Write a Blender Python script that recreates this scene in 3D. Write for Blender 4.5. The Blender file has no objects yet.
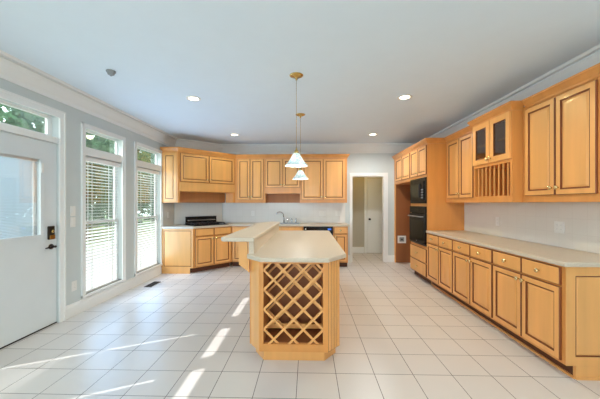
import bpy, math, random
from mathutils import Matrix, Vector
random.seed(7)
SC = bpy.context.scene
COL = SC.collection
PI = math.pi
R = math.radians

# ------------------------------------------------------------------ camera, sky, sun, exposure
cam = bpy.data.cameras.new('camera')
cam.lens = 286.3 / 600 * 36; cam.sensor_width = 36; cam.shift_y = 3.7 / 600
cam.clip_start = 0.02
camo = bpy.data.objects.new('camera', cam); COL.objects.link(camo)
camo.location = (0, 0, 1.37); camo.rotation_euler = (PI / 2, 0, 0.0281)
SC.camera = camo
SC.view_settings.view_transform = 'Standard'; SC.view_settings.look = 'None'
SC.view_settings.gamma = 1; SC.view_settings.use_curve_mapping = False
SC.view_settings.exposure = 0.06

w = bpy.data.worlds.new('world'); SC.world = w; w.use_nodes = True
bg = w.node_tree.nodes['Background']
bg.inputs[0].default_value = (0.82, .98, 1.0, 1); bg.inputs[1].default_value = 3.9

def light(name, kind, loc, energy, color=(1, 1, 1), rot=(0, 0, 0), **kw):
    l = bpy.data.lights.new(name, kind); l.energy = energy; l.color = color
    for k, v in kw.items(): setattr(l, k, v)
    o = bpy.data.objects.new(name, l); COL.objects.link(o); o.location = loc; o.rotation_euler = rot
    return o

s_dir = Vector((1, .48, -1.1)).normalized()
so = light('sun', 'SUN', (-12, -4, 12), 8.0, (.97, .99, 1), angle=R(.4))
so.rotation_euler = s_dir.to_track_quat('-Z', 'Y').to_euler()
# daylight lamps in the left windows and door, then added rear fill lamps
SKYC = (.30, .57, 1.0)
for nm, y, h_ in (('daylight_window', 3.95, .70), ('daylight_window', 5.08, .74)):
    light(nm, 'AREA', (-2.84, y, 1.15), 14.5, SKYC, (0, -PI / 2, 0), shape='RECTANGLE', size=1.7, size_y=h_)
light('daylight_door', 'AREA', (-2.80, 2.74, 1.43), 1.7, (.75, 1, 1), (0, -PI / 2, 0), shape='RECTANGLE', size=.85, size_y=.56)
for x, e_, c_ in ((-1.7, 31, (.93, 1, 1)), (-.1, 18, (1, 1, 1)), (1.5, 4, (1, 1, 1))):                       # added fill lamps at three invented windows behind the camera
    light('rear_fill_light', 'AREA', (x, -2.78, 1.45), e_, c_, (PI / 2, 0, 0), shape='RECTANGLE', size=1.25, size_y=1.75)

# ------------------------------------------------------------------ materials
def srgb(r, g, b):
    f = lambda c: (c / 255 / 12.92) if c / 255 <= .04045 else ((c / 255 + .055) / 1.055) ** 2.4
    return (f(r), f(g), f(b), 1)

def mat(name, col, rough=.5, metal=0, spec=.5, var=0, scale=(6, 6, 6), emit=None, estr=0, bump=0, coat=0):
    m = bpy.data.materials.new(name); m.use_nodes = True
    nt = m.node_tree; b = nt.nodes['Principled BSDF']
    b.inputs['Roughness'].default_value = rough; b.inputs['Metallic'].default_value = metal
    b.inputs['Specular IOR Level'].default_value = spec
    b.inputs['Coat Weight'].default_value = coat
    if emit:
        b.inputs['Emission Color'].default_value = emit; b.inputs['Emission Strength'].default_value = estr
    tc = nt.nodes.new('ShaderNodeTexCoord'); mp = nt.nodes.new('ShaderNodeMapping')
    mp.inputs['Scale'].default_value = scale
    nt.links.new(tc.outputs['Object'], mp.inputs[0])
    nz = nt.nodes.new('ShaderNodeTexNoise'); nz.inputs['Scale'].default_value = 1; nz.inputs['Detail'].default_value = 5
    nt.links.new(mp.outputs[0], nz.inputs[0])
    rp = nt.nodes.new('ShaderNodeValToRGB')
    rp.color_ramp.elements[0].position = .3; rp.color_ramp.elements[1].position = .7
    rp.color_ramp.elements[0].color = tuple(c * (1 - var) for c in col[:3]) + (1,)
    rp.color_ramp.elements[1].color = tuple(min(1, c * (1 + var * .6)) for c in col[:3]) + (1,)
    nt.links.new(nz.outputs[0], rp.inputs[0]); nt.links.new(rp.outputs[0], b.inputs['Base Color'])
    if bump:
        bp = nt.nodes.new('ShaderNodeBump'); bp.inputs['Strength'].default_value = bump; bp.inputs['Distance'].default_value = .002
        nt.links.new(nz.outputs[0], bp.inputs['Height']); nt.links.new(bp.outputs[0], b.inputs['Normal'])
    return m

def tiles(name, ax, origin, size, grout, col, gcol, var=.05, rough=.3, line=1.0, cloud=2.2):
    """square tiles on the world axes ax, with recessed grout lines"""
    m = bpy.data.materials.new(name); m.use_nodes = True
    nt = m.node_tree; N = nt.nodes.new; L = nt.links.new; b = nt.nodes['Principled BSDF']
    g = N('ShaderNodeNewGeometry'); sp = N('ShaderNodeSeparateXYZ'); L(g.outputs['Position'], sp.inputs[0])
    def mth(op, a, bb=None):
        n = N('ShaderNodeMath'); n.operation = op
        for i, v in enumerate((a, bb)):
            if v is None: continue
            if isinstance(v, (int, float)): n.inputs[i].default_value = v
            else: L(v, n.inputs[i])
        return n.outputs[0]
    masks = []; cells = []
    for k, a in enumerate(ax):
        t = mth('DIVIDE', mth('SUBTRACT', sp.outputs['XYZ'.index(a)], origin[k]), size[k])
        cells.append(mth('FLOOR', t))
        d = mth('ABSOLUTE', mth('SUBTRACT', mth('FRACT', t), .5))
        masks.append(mth('GREATER_THAN', d, .5 - grout / 2 / size[k]))
    mk = mth('MAXIMUM', masks[0], masks[1])
    mk = mth('MULTIPLY', mk, line)
    cx = N('ShaderNodeCombineXYZ'); L(cells[0], cx.inputs[0]); L(cells[1], cx.inputs[1])
    wn = N('ShaderNodeTexWhiteNoise'); L(cx.outputs[0], wn.inputs[0])
    nz = N('ShaderNodeTexNoise'); nz.inputs['Scale'].default_value = cloud; nz.inputs['Detail'].default_value = 6
    L(g.outputs['Position'], nz.inputs['Vector'])
    v = mth('ADD', mth('MULTIPLY', mth('SUBTRACT', wn.outputs[0], .5), var), mth('MULTIPLY', mth('SUBTRACT', nz.outputs[0], .5), var * 2.2))
    v = mth('ADD', v, 1)
    mx = N('ShaderNodeMix'); mx.data_type = 'RGBA'; L(mk, mx.inputs[0]); mx.inputs[6].default_value = col; mx.inputs[7].default_value = gcol
    hs = N('ShaderNodeHueSaturation'); L(mx.outputs[2], hs.inputs['Color']); L(v, hs.inputs['Value'])
    L(hs.outputs[0], b.inputs['Base Color'])
    b.inputs['Roughness'].default_value = rough
    rr = mth('ADD', mth('MULTIPLY', mk, .4), rough); L(rr, b.inputs['Roughness'])
    bp = N('ShaderNodeBump'); bp.inputs['Strength'].default_value = .25; bp.inputs['Distance'].default_value = .002
    L(mth('SUBTRACT', 1, mk), bp.inputs['Height']); L(bp.outputs[0], b.inputs['Normal'])
    return m

def glassy(name, tint=(1, 1, 1, 1), gloss=.5):
    m = bpy.data.materials.new(name); m.use_nodes = True
    nt = m.node_tree; nt.nodes.remove(nt.nodes['Principled BSDF'])
    tr = nt.nodes.new('ShaderNodeBsdfTransparent'); tr.inputs[0].default_value = tint
    gl = nt.nodes.new('ShaderNodeBsdfGlossy'); gl.inputs['Roughness'].default_value = .02
    mx = nt.nodes.new('ShaderNodeMixShader'); fr = nt.nodes.new('ShaderNodeFresnel'); fr.inputs[0].default_value = 1.4
    mu = nt.nodes.new('ShaderNodeMath'); mu.operation = 'MULTIPLY'; mu.inputs[1].default_value = gloss
    nt.links.new(fr.outputs[0], mu.inputs[0]); nt.links.new(mu.outputs[0], mx.inputs[0])
    nt.links.new(tr.outputs[0], mx.inputs[1]); nt.links.new(gl.outputs[0], mx.inputs[2])
    nt.links.new(mx.outputs[0], nt.nodes['Material Output'].inputs[0])
    return m

WOODB = mat('honey_maple_carcass', srgb(222, 150, 78), .33, var=.10, scale=(9, 9, .9), coat=.15)
WOOD = mat('honey_maple', srgb(235, 172, 101), .33, var=.10, scale=(9, 9, .9), coat=.15)
WOODI = mat('maple_interior_shaded', srgb(186, 122, 70), .45, var=.10, scale=(9, 9, .9))  # same maple, darkened to stand in for shade inside the cabinets
GLAZE_SHADE = mat('dark_glaze_gap_shade', srgb(132, 70, 30), .5, var=.1)  # glaze in the grooves; on front edges it stands in for gap shadow
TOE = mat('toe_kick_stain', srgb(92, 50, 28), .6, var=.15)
BROWN = mat('reddish_brown_panel', srgb(150, 92, 52), .5, var=.14, scale=(5, 5, .7))
LAM = mat('beige_laminate', srgb(207, 193, 172), .38, var=.07, scale=(90, 90, 90))
WALL = mat('grey_wall_paint', srgb(206, 213, 212), .7, var=.015)
CEIL = mat('ceiling_paint', srgb(228, 240, 248), .8, var=.01)
TRIM = mat('white_trim_paint', srgb(238, 239, 237), .4, var=.01)
DOORW = mat('white_door_paint', srgb(222, 228, 230), .42, var=.01)
VINYL = mat('white_vinyl', srgb(238, 240, 240), .35, var=.01)
SLAT = mat('white_slat', srgb(240, 241, 240), .45, var=.01)
FLOOR = tiles('ceramic_floor_tile', 'XY', (.2236, 2.6193), (.3078, .3078), .0048, srgb(219, 212, 205), srgb(106, 96, 88), .045, .32)
SPLX = tiles('splash_tile_side', 'YZ', (2.3, .914), (.152, .152), .003, srgb(228, 224, 215), srgb(212, 207, 197), .03, .25)
SPLY = tiles('splash_tile_back', 'XZ', (-2.0, .914), (.152, .152), .003, srgb(230, 228, 222), srgb(214, 211, 204), .03, .25)
BRASS = mat('polished_brass', srgb(206, 174, 108), .16, 1, var=.03)
KNOB = mat('brushed_brass_knob', srgb(236, 214, 160), .25, .85, var=.03)
CHROME = mat('chrome', srgb(205, 208, 212), .12, 1, var=.01)
STEEL = mat('stainless_steel', srgb(176, 178, 180), .3, 1, var=.03, scale=(2, 60, 60))
BLACK = mat('black_enamel', srgb(17, 17, 19), .25, spec=.3, var=.1)
BLKM = mat('black_cast_iron', srgb(30, 30, 34), .3, var=.15)
BGLASS = mat('black_oven_glass', srgb(10, 11, 12), .06, var=.1)
GREYG = mat('grey_microwave_window', srgb(62, 64, 58), .12, var=.1)
BRONZE = mat('dark_bronze', srgb(52, 44, 38), .35, .8, var=.1)
WHITEP = mat('white_plastic', srgb(234, 233, 228), .4, var=.01)
MINI = mat('mini_blind_slat', srgb(206, 222, 234), .5, var=.01)
_b = MINI.node_tree.nodes['Principled BSDF']; _t = MINI.node_tree.nodes.new('ShaderNodeBsdfTranslucent'); _m = MINI.node_tree.nodes.new('ShaderNodeMixShader'); _m.inputs[0].default_value = .14; _t.inputs[0].default_value = srgb(206, 224, 240)
MINI.node_tree.links.new(_b.outputs[0], _m.inputs[1]); MINI.node_tree.links.new(_t.outputs[0], _m.inputs[2]); MINI.node_tree.links.new(_m.outputs[0], MINI.node_tree.nodes['Material Output'].inputs[0])
GREYP = mat('grey_plastic', srgb(142, 146, 148), .5, var=.02)
BLUE = mat('blue_display', srgb(40, 90, 190), .3, emit=srgb(60, 120, 230), estr=.6)
GLASS = glassy('clear_glass')
CABG = glassy('cabinet_glass', (.92, .92, .92, 1), .8)
LENS = mat('lamp_lens', srgb(255, 248, 220), .5, emit=(1, .90, .66, 1), estr=7)
BULB = mat('lamp_bulb', srgb(255, 248, 230), .5, emit=(1, .92, .75, 1), estr=6)
LEAF = mat('leaf_green', srgb(86, 120, 84), .6, var=.5, scale=(1.5, 1.5, 1.5))
_b = LEAF.node_tree.nodes['Principled BSDF']; _t = LEAF.node_tree.nodes.new('ShaderNodeBsdfTranslucent'); _m = LEAF.node_tree.nodes.new('ShaderNodeMixShader')
LEAF.node_tree.links.new(_b.inputs['Base Color'].links[0].from_socket, _t.inputs[0]); LEAF.node_tree.links.new(_b.outputs[0], _m.inputs[1]); LEAF.node_tree.links.new(_t.outputs[0], _m.inputs[2])
LEAF.node_tree.links.new(_m.outputs[0], LEAF.node_tree.nodes['Material Output'].inputs[0])
BARK = mat('bark', srgb(92, 78, 64), .9, var=.3)
LAWN = mat('lawn_green', srgb(120, 146, 96), .9, var=.25, scale=(2, 2, 2))
PATIO = mat('weathered_deck', srgb(104, 104, 102), .9, var=.06, scale=(2, 2, 2))
VENTM = mat('brown_register_metal', srgb(74, 58, 44), .5, .4, var=.1)

def alabaster():
    m = bpy.data.materials.new('white_swirl_glass'); m.use_nodes = True
    nt = m.node_tree; b = nt.nodes['Principled BSDF']
    tc = nt.nodes.new('ShaderNodeTexCoord')
    nz = nt.nodes.new('ShaderNodeTexNoise'); nz.inputs['Scale'].default_value = 16; nz.inputs['Detail'].default_value = 4; nz.inputs['Distortion'].default_value = 2.5
    nt.links.new(tc.outputs['Object'], nz.inputs[0])
    rp = nt.nodes.new('ShaderNodeValToRGB'); rp.color_ramp.elements[0].position = .42; rp.color_ramp.elements[1].position = .58
    rp.color_ramp.elements[0].color = srgb(176, 204, 210); rp.color_ramp.elements[1].color = srgb(250, 252, 250)
    nt.links.new(nz.outputs[0], rp.inputs[0]); nt.links.new(rp.outputs[0], b.inputs['Base Color'])
    b.inputs['Roughness'].default_value = .2
    tl = nt.nodes.new('ShaderNodeBsdfTranslucent'); nt.links.new(rp.outputs[0], tl.inputs[0])
    mx = nt.nodes.new('ShaderNodeMixShader'); mx.inputs[0].default_value = .5
    nt.links.new(b.outputs[0], mx.inputs[1]); nt.links.new(tl.outputs[0], mx.inputs[2])
    nt.links.new(mx.outputs[0], nt.nodes['Material Output'].inputs[0])
    return m
ALAB = alabaster()

# ------------------------------------------------------------------ mesh helpers
class MB:
    def __init__(s): s.v = []; s.f = []; s.m = []; s.sm = []; s.mats = []; s.xf = Matrix.Identity(4)
    def mi(s, m):
        if m not in s.mats: s.mats.append(m)
        return s.mats.index(m)
    def vert(s, p): s.v.append(tuple(s.xf @ Vector(p))); return len(s.v) - 1
    def face(s, idx, m, smooth=False): s.f.append(tuple(idx)); s.m.append(s.mi(m)); s.sm.append(smooth)
    def box(s, x0, x1, y0, y1, z0, z1, m):
        if x0 > x1: x0, x1 = x1, x0
        if y0 > y1: y0, y1 = y1, y0
        i = [s.vert(p) for p in ((x0, y0, z0), (x1, y0, z0), (x1, y1, z0), (x0, y1, z0), (x0, y0, z1), (x1, y0, z1), (x1, y1, z1), (x0, y1, z1))]
        for q in ((3, 2, 1, 0), (4, 5, 6, 7), (0, 1, 5, 4), (1, 2, 6, 5), (2, 3, 7, 6), (3, 0, 4, 7)): s.face([i[k] for k in q], m)
        return s
    def prism(s, poly, z0, z1, m, ms=None):
        a = sum(poly[i][0] * poly[(i + 1) % len(poly)][1] - poly[(i + 1) % len(poly)][0] * poly[i][1] for i in range(len(poly)))
        if a < 0: poly = poly[::-1]
        n = len(poly); b = [s.vert((x, y, z0)) for x, y in poly]; t = [s.vert((x, y, z1)) for x, y in poly]
        s.face(b[::-1], m); s.face(t, m)
        for i in range(n): s.face((b[i], b[(i + 1) % n], t[(i + 1) % n], t[i]), ms or m)
        return s
    def lathe(s, prof, m, n=20, cap=True, smooth=True, axis='z', at=(0, 0, 0)):
        old = s.xf
        rot = Matrix.Identity(4) if axis == 'z' else (Matrix.Rotation(PI / 2, 4, 'X') if axis == '-y' else Matrix.Rotation(PI / 2, 4, 'Y'))
        s.xf = old @ Matrix.Translation(at) @ rot
        rings = []
        for r, z in prof:
            rings.append([s.vert((r * math.cos(2 * PI * k / n), r * math.sin(2 * PI * k / n), z)) for k in range(n)])
        for a, b in zip(rings, rings[1:]):
            for k in range(n): s.face((a[k], a[(k + 1) % n], b[(k + 1) % n], b[k]), m, smooth)
        if cap:
            s.face(rings[0][::-1], m); s.face(rings[-1], m)
        s.xf = old
        return s
    def tube(s, pts, r, m, n=10):
        pts = [Vector(p) for p in pts]; rings = []; up = None
        for i, p in enumerate(pts):
            d = (pts[min(i + 1, len(pts) - 1)] - pts[max(i - 1, 0)]).normalized()
            if up is None: up = Vector((0, 0, 1)) if abs(d.z) < .9 else Vector((0, 1, 0))
            a = d.cross(up).normalized(); b = a.cross(d).normalized(); up = b
            rr = r[i] if isinstance(r, (list, tuple)) else r
            rings.append([s.vert(p + a * rr * math.cos(2 * PI * k / n) + b * rr * math.sin(2 * PI * k / n)) for k in range(n)])
        for a, b in zip(rings, rings[1:]):
            for k in range(n): s.face((a[k], b[k], b[(k + 1) % n], a[(k + 1) % n]), m, True)
        s.face(rings[0], m); s.face(rings[-1][::-1], m)
        return s
    def sweep(s, path, prof, m):
        """profile [(out, z)] swept along a 2D polyline; out is to the right of travel"""
        P = [Vector((x, y)) for x, y in path]; n = len(P); rings = []
        nor = []
        for a, b in zip(P, P[1:]):
            d = (b - a).normalized(); nor.append(Vector((d.y, -d.x)))
        for i in range(n):
            if i == 0: o = nor[0]
            elif i == n - 1: o = nor[-1]
            else:
                o = (nor[i - 1] + nor[i]); o = o / max(.2, o.dot(nor[i]))
            rings.append([s.vert((P[i].x + o.x * u, P[i].y + o.y * u, z)) for u, z in prof])
        k = len(prof)
        for a, b in zip(rings, rings[1:]):
            for j in range(k): s.face((a[j], a[(j + 1) % k], b[(j + 1) % k], b[j]), m)
        s.face(rings[0][::-1], m); s.face(rings[-1], m)
        return s
    def rings(s, x0, x1, z0, z1, y, spec, wood, dark, capmat=None):
        """nested rectangles on the front plane y (towards -y): spec = [(inset, out, dark?)]"""
        R_ = []
        for ins, out, dk in spec:
            R_.append(([s.vert(p) for p in ((x0 + ins, y - out, z0 + ins), (x1 - ins, y - out, z0 + ins), (x1 - ins, y - out, z1 - ins), (x0 + ins, y - out, z1 - ins))], dk))
        s.face([R_[0][0][k] for k in (3, 2, 1, 0)], wood)
        for (a, _), (b, dk) in zip(R_, R_[1:]):
            for k in range(4): s.face((a[k], a[(k + 1) % 4], b[(k + 1) % 4], b[k]), dark if dk else wood)
        s.face(R_[-1][0], capmat or wood)
        return s
    def build(s, name, parent=None, bevel=0, seg=2):
        me = bpy.data.meshes.new(name); me.from_pydata(s.v, [], s.f)
        for m in s.mats: me.materials.append(m)
        me.polygons.foreach_set('material_index', s.m); me.polygons.foreach_set('use_smooth', s.sm); me.update()
        o = bpy.data.objects.new(name, me); COL.objects.link(o)
        if parent: o.parent = parent
        if bevel:
            b = o.modifiers.new('bevel', 'BEVEL'); b.width = bevel; b.segments = seg; b.limit_method = 'ANGLE'; b.angle_limit = R(40)
        return o

def tag(o, label, cat, group=None, kind=None):
    o['label'] = label; o['category'] = cat
    if group: o['group'] = group
    if kind: o['kind'] = kind
    return o
def thing(name, label, cat, loc=(0, 0, 0), rz=0, group=None):
    o = bpy.data.objects.new(name, None); COL.objects.link(o); o.empty_display_size = .1
    o.location = loc; o.rotation_euler = (0, 0, rz)
    return tag(o, label, cat, group)
def struct(name, mb, parent=None, bevel=0):
    o = mb.build(name, parent, bevel)
    if not parent: o['kind'] = 'structure'
    return o
def copy_thing(src, loc, rz=None, label=None):
    r = src.copy(); COL.objects.link(r); r.location = loc
    if rz is not None: r.rotation_euler = (0, 0, rz)
    if label: r['label'] = label
    def kids(a, b):
        for ch in list(a.children):
            c = ch.copy(); COL.objects.link(c); c.parent = b
            kids(ch, c)
    kids(src, r)
    return r

def slab_with_holes(mb, axis, c0, c1, a0, a1, z0, z1, holes, m):
    """wall slab: axis 'x' -> thickness c0..c1 in x, runs along y; holes (a0,a1,z0,z1)"""
    A = sorted({a0, a1, *[v for h in holes for v in h[:2]]}); Z = sorted({z0, z1, *[v for h in holes for v in h[2:]]})
    for i in range(len(A) - 1):
        for j in range(len(Z) - 1):
            ca, cz = (A[i] + A[i + 1]) / 2, (Z[j] + Z[j + 1]) / 2
            if any(h[0] < ca < h[1] and h[2] < cz < h[3] for h in holes): continue
            if axis == 'x': mb.box(c0, c1, A[i], A[i + 1], Z[j], Z[j + 1], m)
            else: mb.box(A[i], A[i + 1], c0, c1, Z[j], Z[j + 1], m)
    return mb

# ------------------------------------------------------------------ the room
XL, XR, YB, YR, ZC = -2.86, 2.62, 6.73, -3.0, 2.743
DG0, DG1 = (XL, 6.03), (-2.03, YB)                   # the diagonal wall behind the cooktop
TH = .11
# openings in the left wall: (y0, y1, z0, z1)
WIN = [(3.585, 4.32), (4.69, 5.47)]
WINX = [(1.53, 2.17), (.74, 1.40)]                    # beside the door, towards the camera
WZ0, WZ1 = .20, 2.33
DY0, DY1, DZ1 = 2.28, 3.205, 2.36
holes = [(a, b, WZ0, WZ1) for a, b in WIN + WINX] + [(DY0, DY1, 0, DZ1)]
struct('floor', MB().box(XL - TH, XR + .1, YR - .1, 8.1, -.1, 0, FLOOR))
struct('ceiling', MB().box(XL - TH, XR + .1, YR - .1, 8.1, ZC, ZC + .1, CEIL))
struct('wall_left', slab_with_holes(MB(), 'x', XL - TH, XL, YR, YB, 0, ZC, holes, WALL))
struct('wall_right', MB().box(XR, XR + .1, YR, YB, 0, ZC, WALL))
struct('wall_back', slab_with_holes(MB(), 'y', YB, YB + .12, XL - TH, XR + .1, 0, ZC, [(1.035, 1.765, 0, 2.0)], WALL))
struct('wall_diagonal', MB().prism([DG0, DG1, (XL, YB)], 0, ZC, WALL))
rear = [(-2.35, -1.05, .55, 2.35), (-.75, .55, .55, 2.35), (.85, 2.15, .55, 2.35)]
struct('wall_rear', slab_with_holes(MB(), 'y', YR - .1, YR, XL - TH, XR + .1, 0, ZC, rear, WALL))
# little hall behind the doorway
HALL = mat('hall_paint', srgb(188, 182, 166), .7, var=.01)
mb = MB(); mb.box(.3, 2.72, 7.9, 8.0, 0, ZC, HALL); struct('wall_hall', mb)
struct('wall_hall_left', MB().box(.3, .4, YB + .12, 7.9, 0, ZC, HALL))
struct('wall_hall_right', MB().box(2.62, 2.72, YB + .12, 7.9, 0, ZC, HALL))
light('hall_lamp', 'POINT', (1.0, 7.2, 2.45), 9, (1, .57, .08), shadow_soft_size=.12)

# crown moulding and baseboards
CP = [(0, 2.535), (.012, 2.535), (.014, 2.575), (.03, 2.60), (.058, 2.665), (.076, 2.695), (.062, 2.700), (.062, 2.713), (.100, 2.716), (.108, 2.743), (0, 2.743)]
struct('trim_1', MB().sweep([(XL, YR), (XL, DG0[1]), (DG1[0], YB), (XR, YB), (XR, YR)], CP, TRIM))
BP = [(0, 0), (.016, 0), (.016, .12), (.010, .135), (.010, .15), (0, .155)]
mb = MB(); mb.sweep([(XL, 3.275), (XL, 5.485)], BP, TRIM); mb.sweep([(XL, YR), (XL, 2.2)], BP, TRIM); struct('baseboard_left', mb)
mb = MB(); mb.sweep([(1.86, YB), (2.02, YB)], BP, TRIM); mb.sweep([(.88, YB), (.97, YB)], BP, TRIM); struct('baseboard_back', mb)
struct('baseboard_right', MB().sweep([(XR, 2.27), (XR, YR)], BP, TRIM))
struct('baseboard_hall', MB().sweep([(.4, 7.9), (1.535, 7.9)], [(u, z * 1.1) for u, z in BP], TRIM))

# doorway casing
mb = MB()
mb.box(.972, 1.035, YB - .018, YB, 0, 2.08, TRIM); mb.box(1.765, 1.858, YB - .018, YB, 0, 2.08, TRIM); mb.box(1.035, 1.765, YB - .018, YB, 2.0, 2.08, TRIM)
mb.box(1.028, 1.04, YB, YB + .12, 0, 2.0, TRIM); mb.box(1.76, 1.772, YB, YB + .12, 0, 2.0, TRIM); mb.box(1.04, 1.76, YB, YB + .12, 1.99, 2.0, TRIM)
struct('trim_2', mb)
# hall door
mb = MB(); mb.box(1.62, 2.42, 7.865, 7.897, .012, 2.05, TRIM); d2 = struct('door_2', mb)
for (a, b) in ((1.72, 1.98), (2.06, 2.32)):
    for (c, e) in ((.22, .85), (1.0, 1.55), (1.68, 1.95)):
        MB().rings(a, b, c, e, 7.865, [(0, 0, 0), (.0, .001, 0), (.012, .006, 0), (.024, .001, 0), (.034, .001, 0), (.05, .004, 0)], TRIM, TRIM).build('door_panel', d2)
mb = MB(); mb.lathe([(.028, 0), (.028, .006), (.011, .01), (.011, .035), (.026, .045), (.028, .06), (.015, .07)], BRONZE, 14, axis='-y', at=(1.675, 7.863, .935)); mb.build('door_knob', d2)
mb = MB(); mb.box(1.545, 1.615, 7.88, 7.9, 0, 2.13, TRIM); mb.box(2.425, 2.495, 7.88, 7.9, 0, 2.13, TRIM); mb.box(1.615, 2.425, 7.88, 7.9, 2.06, 2.13, TRIM); struct('trim_3', mb)

# ------------------------------------------------------------------ windows in the left wall
GX = XL - .085
def pane(mb, y0, y1, z0, z1, m=GLASS, x=GX): mb.box(x - .002, x + .002, y0, y1, z0, z1, m)
def sash(mb, y0, y1, z0, z1, x0, x1, f=.035):
    mb.box(x0, x1, y0, y0 + f, z0, z1, VINYL); mb.box(x0, x1, y1 - f, y1, z0, z1, VINYL)
    mb.box(x0, x1, y0 + f, y1 - f, z0, z0 + f, VINYL); mb.box(x0, x1, y0 + f, y1 - f, z1 - f, z1, VINYL)
def window(n, y0, y1, top=2.39, blind_label=None, cw=.06):
    mb = MB()                                           # casing, stool, mullion
    for a, b in ((y0 - cw, y0), (y1, y1 + cw)):
        mb.box(XL, XL + .018, a, b, .156, top, TRIM)
        mb.box(XL + .018, XL + .026, a if a < y0 else b - .02, a + .02 if a < y0 else b, .19, top, TRIM)
    mb.box(XL, XL + .018, y0, y1, WZ1, top, TRIM)
    mb.box(XL + .018, XL + .026, y0 - cw, y1 + cw, top - .02, top, TRIM)
    mb.box(XL - .1, XL + .006, y0, y1, 1.99, 2.095, TRIM)
    mb.box(XL - TH + .01, XL + .03, y0 - cw, y1 + cw, .17, .20, TRIM)
    wn = struct('window_%d' % n, mb)
    f = MB(); sash(f, y0, y1, 2.095, WZ1, GX - .014, GX + .014, .012); f.build('transom_frame', wn)
    g = MB(); pane(g, y0 + .012, y1 - .012, 2.107, WZ1 - .012); g.build('pane', wn)
    f = MB(); sash(f, y0, y1, 1.09, 1.99, GX - .02, GX); f.build('upper_sash', wn)
    g = MB(); pane(g, y0 + .035, y1 - .035, 1.125, 1.955, x=GX - .01); g.build('pane', wn)
    f = MB(); sash(f, y0, y1, .20, 1.13, GX + .002, GX + .022); f.build('lower_sash', wn)
    g = MB(); pane(g, y0 + .035, y1 - .035, .235, 1.095, x=GX + .012); g.build('pane', wn)
    # slatted blind hanging inside the reveal
    b = thing('window_blind', blind_label, 'blind', (XL - .045, (y0 + y1) / 2, .2005), 0, 'white slatted blinds in the left wall')
    hw = (y1 - y0) / 2 - .006; gap = .052
    h = MB(); h.box(-.03, .03, -hw, hw, 1.72, 1.775, SLAT); h.build('headrail', b)
    s_ = MB(); k = 0; z = .05
    while z < 1.70:
        tilt = R(-25) if z < .62 else (R(-14) if z < .9 else R(4))
        c, t = math.cos(tilt) * .025, math.sin(tilt) * .025
        i = [s_.vert(p) for p in ((-c, -hw, z - t), (c, -hw, z + t), (c, hw - gap, z + t), (-c, hw - gap, z - t), (-c, -hw, z - t + .003), (c, -hw, z + t + .003), (c, hw - gap, z + t + .003), (-c, hw - gap, z - t + .003))]
        for q in ((3, 2, 1, 0), (4, 5, 6, 7), (0, 1, 5, 4), (1, 2, 6, 5), (2, 3, 7, 6), (3, 0, 4, 7)): s_.face([i[v] for v in q], SLAT)
        z += .0425
    s_.build('slats', b)
    q = MB(); q.box(-.026, .026, -hw, hw - gap, .0003, .024, SLAT); q.build('bottom_rail', b)
    for yy in (-hw * .6, hw * .5):
        t = MB(); t.box(-.0285, -.0275, yy - .006, yy + .006, .0245, 1.72, SLAT); t.box(.0275, .0285, yy - .006, yy + .006, .0245, 1.72, SLAT); t.build('ladder_tape', b)
    return wn
window(1, *WIN[0], 2.39, 'white slatted blind in the taller window between the door and the second window')
window(2, *WIN[1], 2.39, 'white slatted blind in the far left window next to the kitchen cabinets')
window(3, *WINX[0], 2.39, 'white slatted blind in the window on the near side of the door', .045)
window(4, *WINX[1], 2.39, 'white slatted blind in the nearest left wall window, behind the viewer', .045)
# unseen windows behind the viewer, added to bring in fill light
for i, (a, b, c, e) in enumerate(rear):
    mb = MB()
    for u0, u1, v0, v1 in ((a - .07, a, c - .07, e + .07), (b, b + .07, c - .07, e + .07), (a, b, e, e + .07), (a, b, c - .07, c)):
        mb.box(u0, u1, YR, YR + .018, v0, v1, TRIM)
    for u0, u1, v0, v1 in ((a, a + .04, c, e), (b - .04, b, c, e), (a + .04, b - .04, e - .04, e), (a + .04, b - .04, c, c + .04), ((a + b) / 2 - .02, (a + b) / 2 + .02, c + .04, e - .04)):
        mb.box(u0, u1, YR - .08, YR - .04, v0, v1, VINYL)
    wn = struct('window_%d' % (5 + i), mb)
    MB().box(a + .04, b - .04, YR - .062, YR - .058, c + .04, e - .04, GLASS).build('pane', wn)

# ------------------------------------------------------------------ exterior door with transom
mb = MB()
cw = .07
mb.box(XL, XL + .02, DY1, DY1 + cw, 0, 2.43, TRIM); mb.box(XL, XL + .02, DY0 - cw, DY0, 0, 2.43, TRIM); mb.box(XL, XL + .02, DY0, DY1, DZ1 - .01, 2.43, TRIM)
mb.box(XL + .02, XL + .028, DY1 + cw - .02, DY1 + cw, 0, 2.43, TRIM); mb.box(XL + .02, XL + .028, DY0 - cw, DY1 + cw - .02, 2.41, 2.43, TRIM)
mb.box(XL - .1, XL + .008, DY0, DY1, 2.052, 2.115, TRIM)                                    # head between door and transom
mb.box(XL - TH, XL - .02, DY0, DY1, 0, .012, BRONZE)                                          # threshold
struct('trim_4', mb)
mb = MB(); sash(mb, DY0, DY1, 2.115, DZ1, GX - .02, GX + .01, .03)
mb.box(GX - .02, GX + .01, DY0 + .03, DY0 + .17, 2.145, DZ1 - .03, VINYL); mb.box(GX - .02, GX + .01, DY1 - .06, DY1 - .03, 2.145, DZ1 - .03, VINYL)
tw = struct('window_8', mb)
g = MB(); pane(g, DY0 + .17, DY1 - .06, 2.145, DZ1 - .03); g.build('pane', tw)
LX0, LX1, LZ0, LZ1 = 2.46, 3.025, .995, 1.875                                                 # lite, outer edge of its frame
dl = MB(); dx0, dx1 = XL - .062, XL - .018
slab_with_holes(dl, 'x', dx0, dx1, DY0 + .006, DY1 - .006, .016, 2.047, [(LX0 + .02, LX1 - .02, LZ0 + .02, LZ1 - .02)], DOORW)
door = struct('door_1', dl)
mb = MB()
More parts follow.
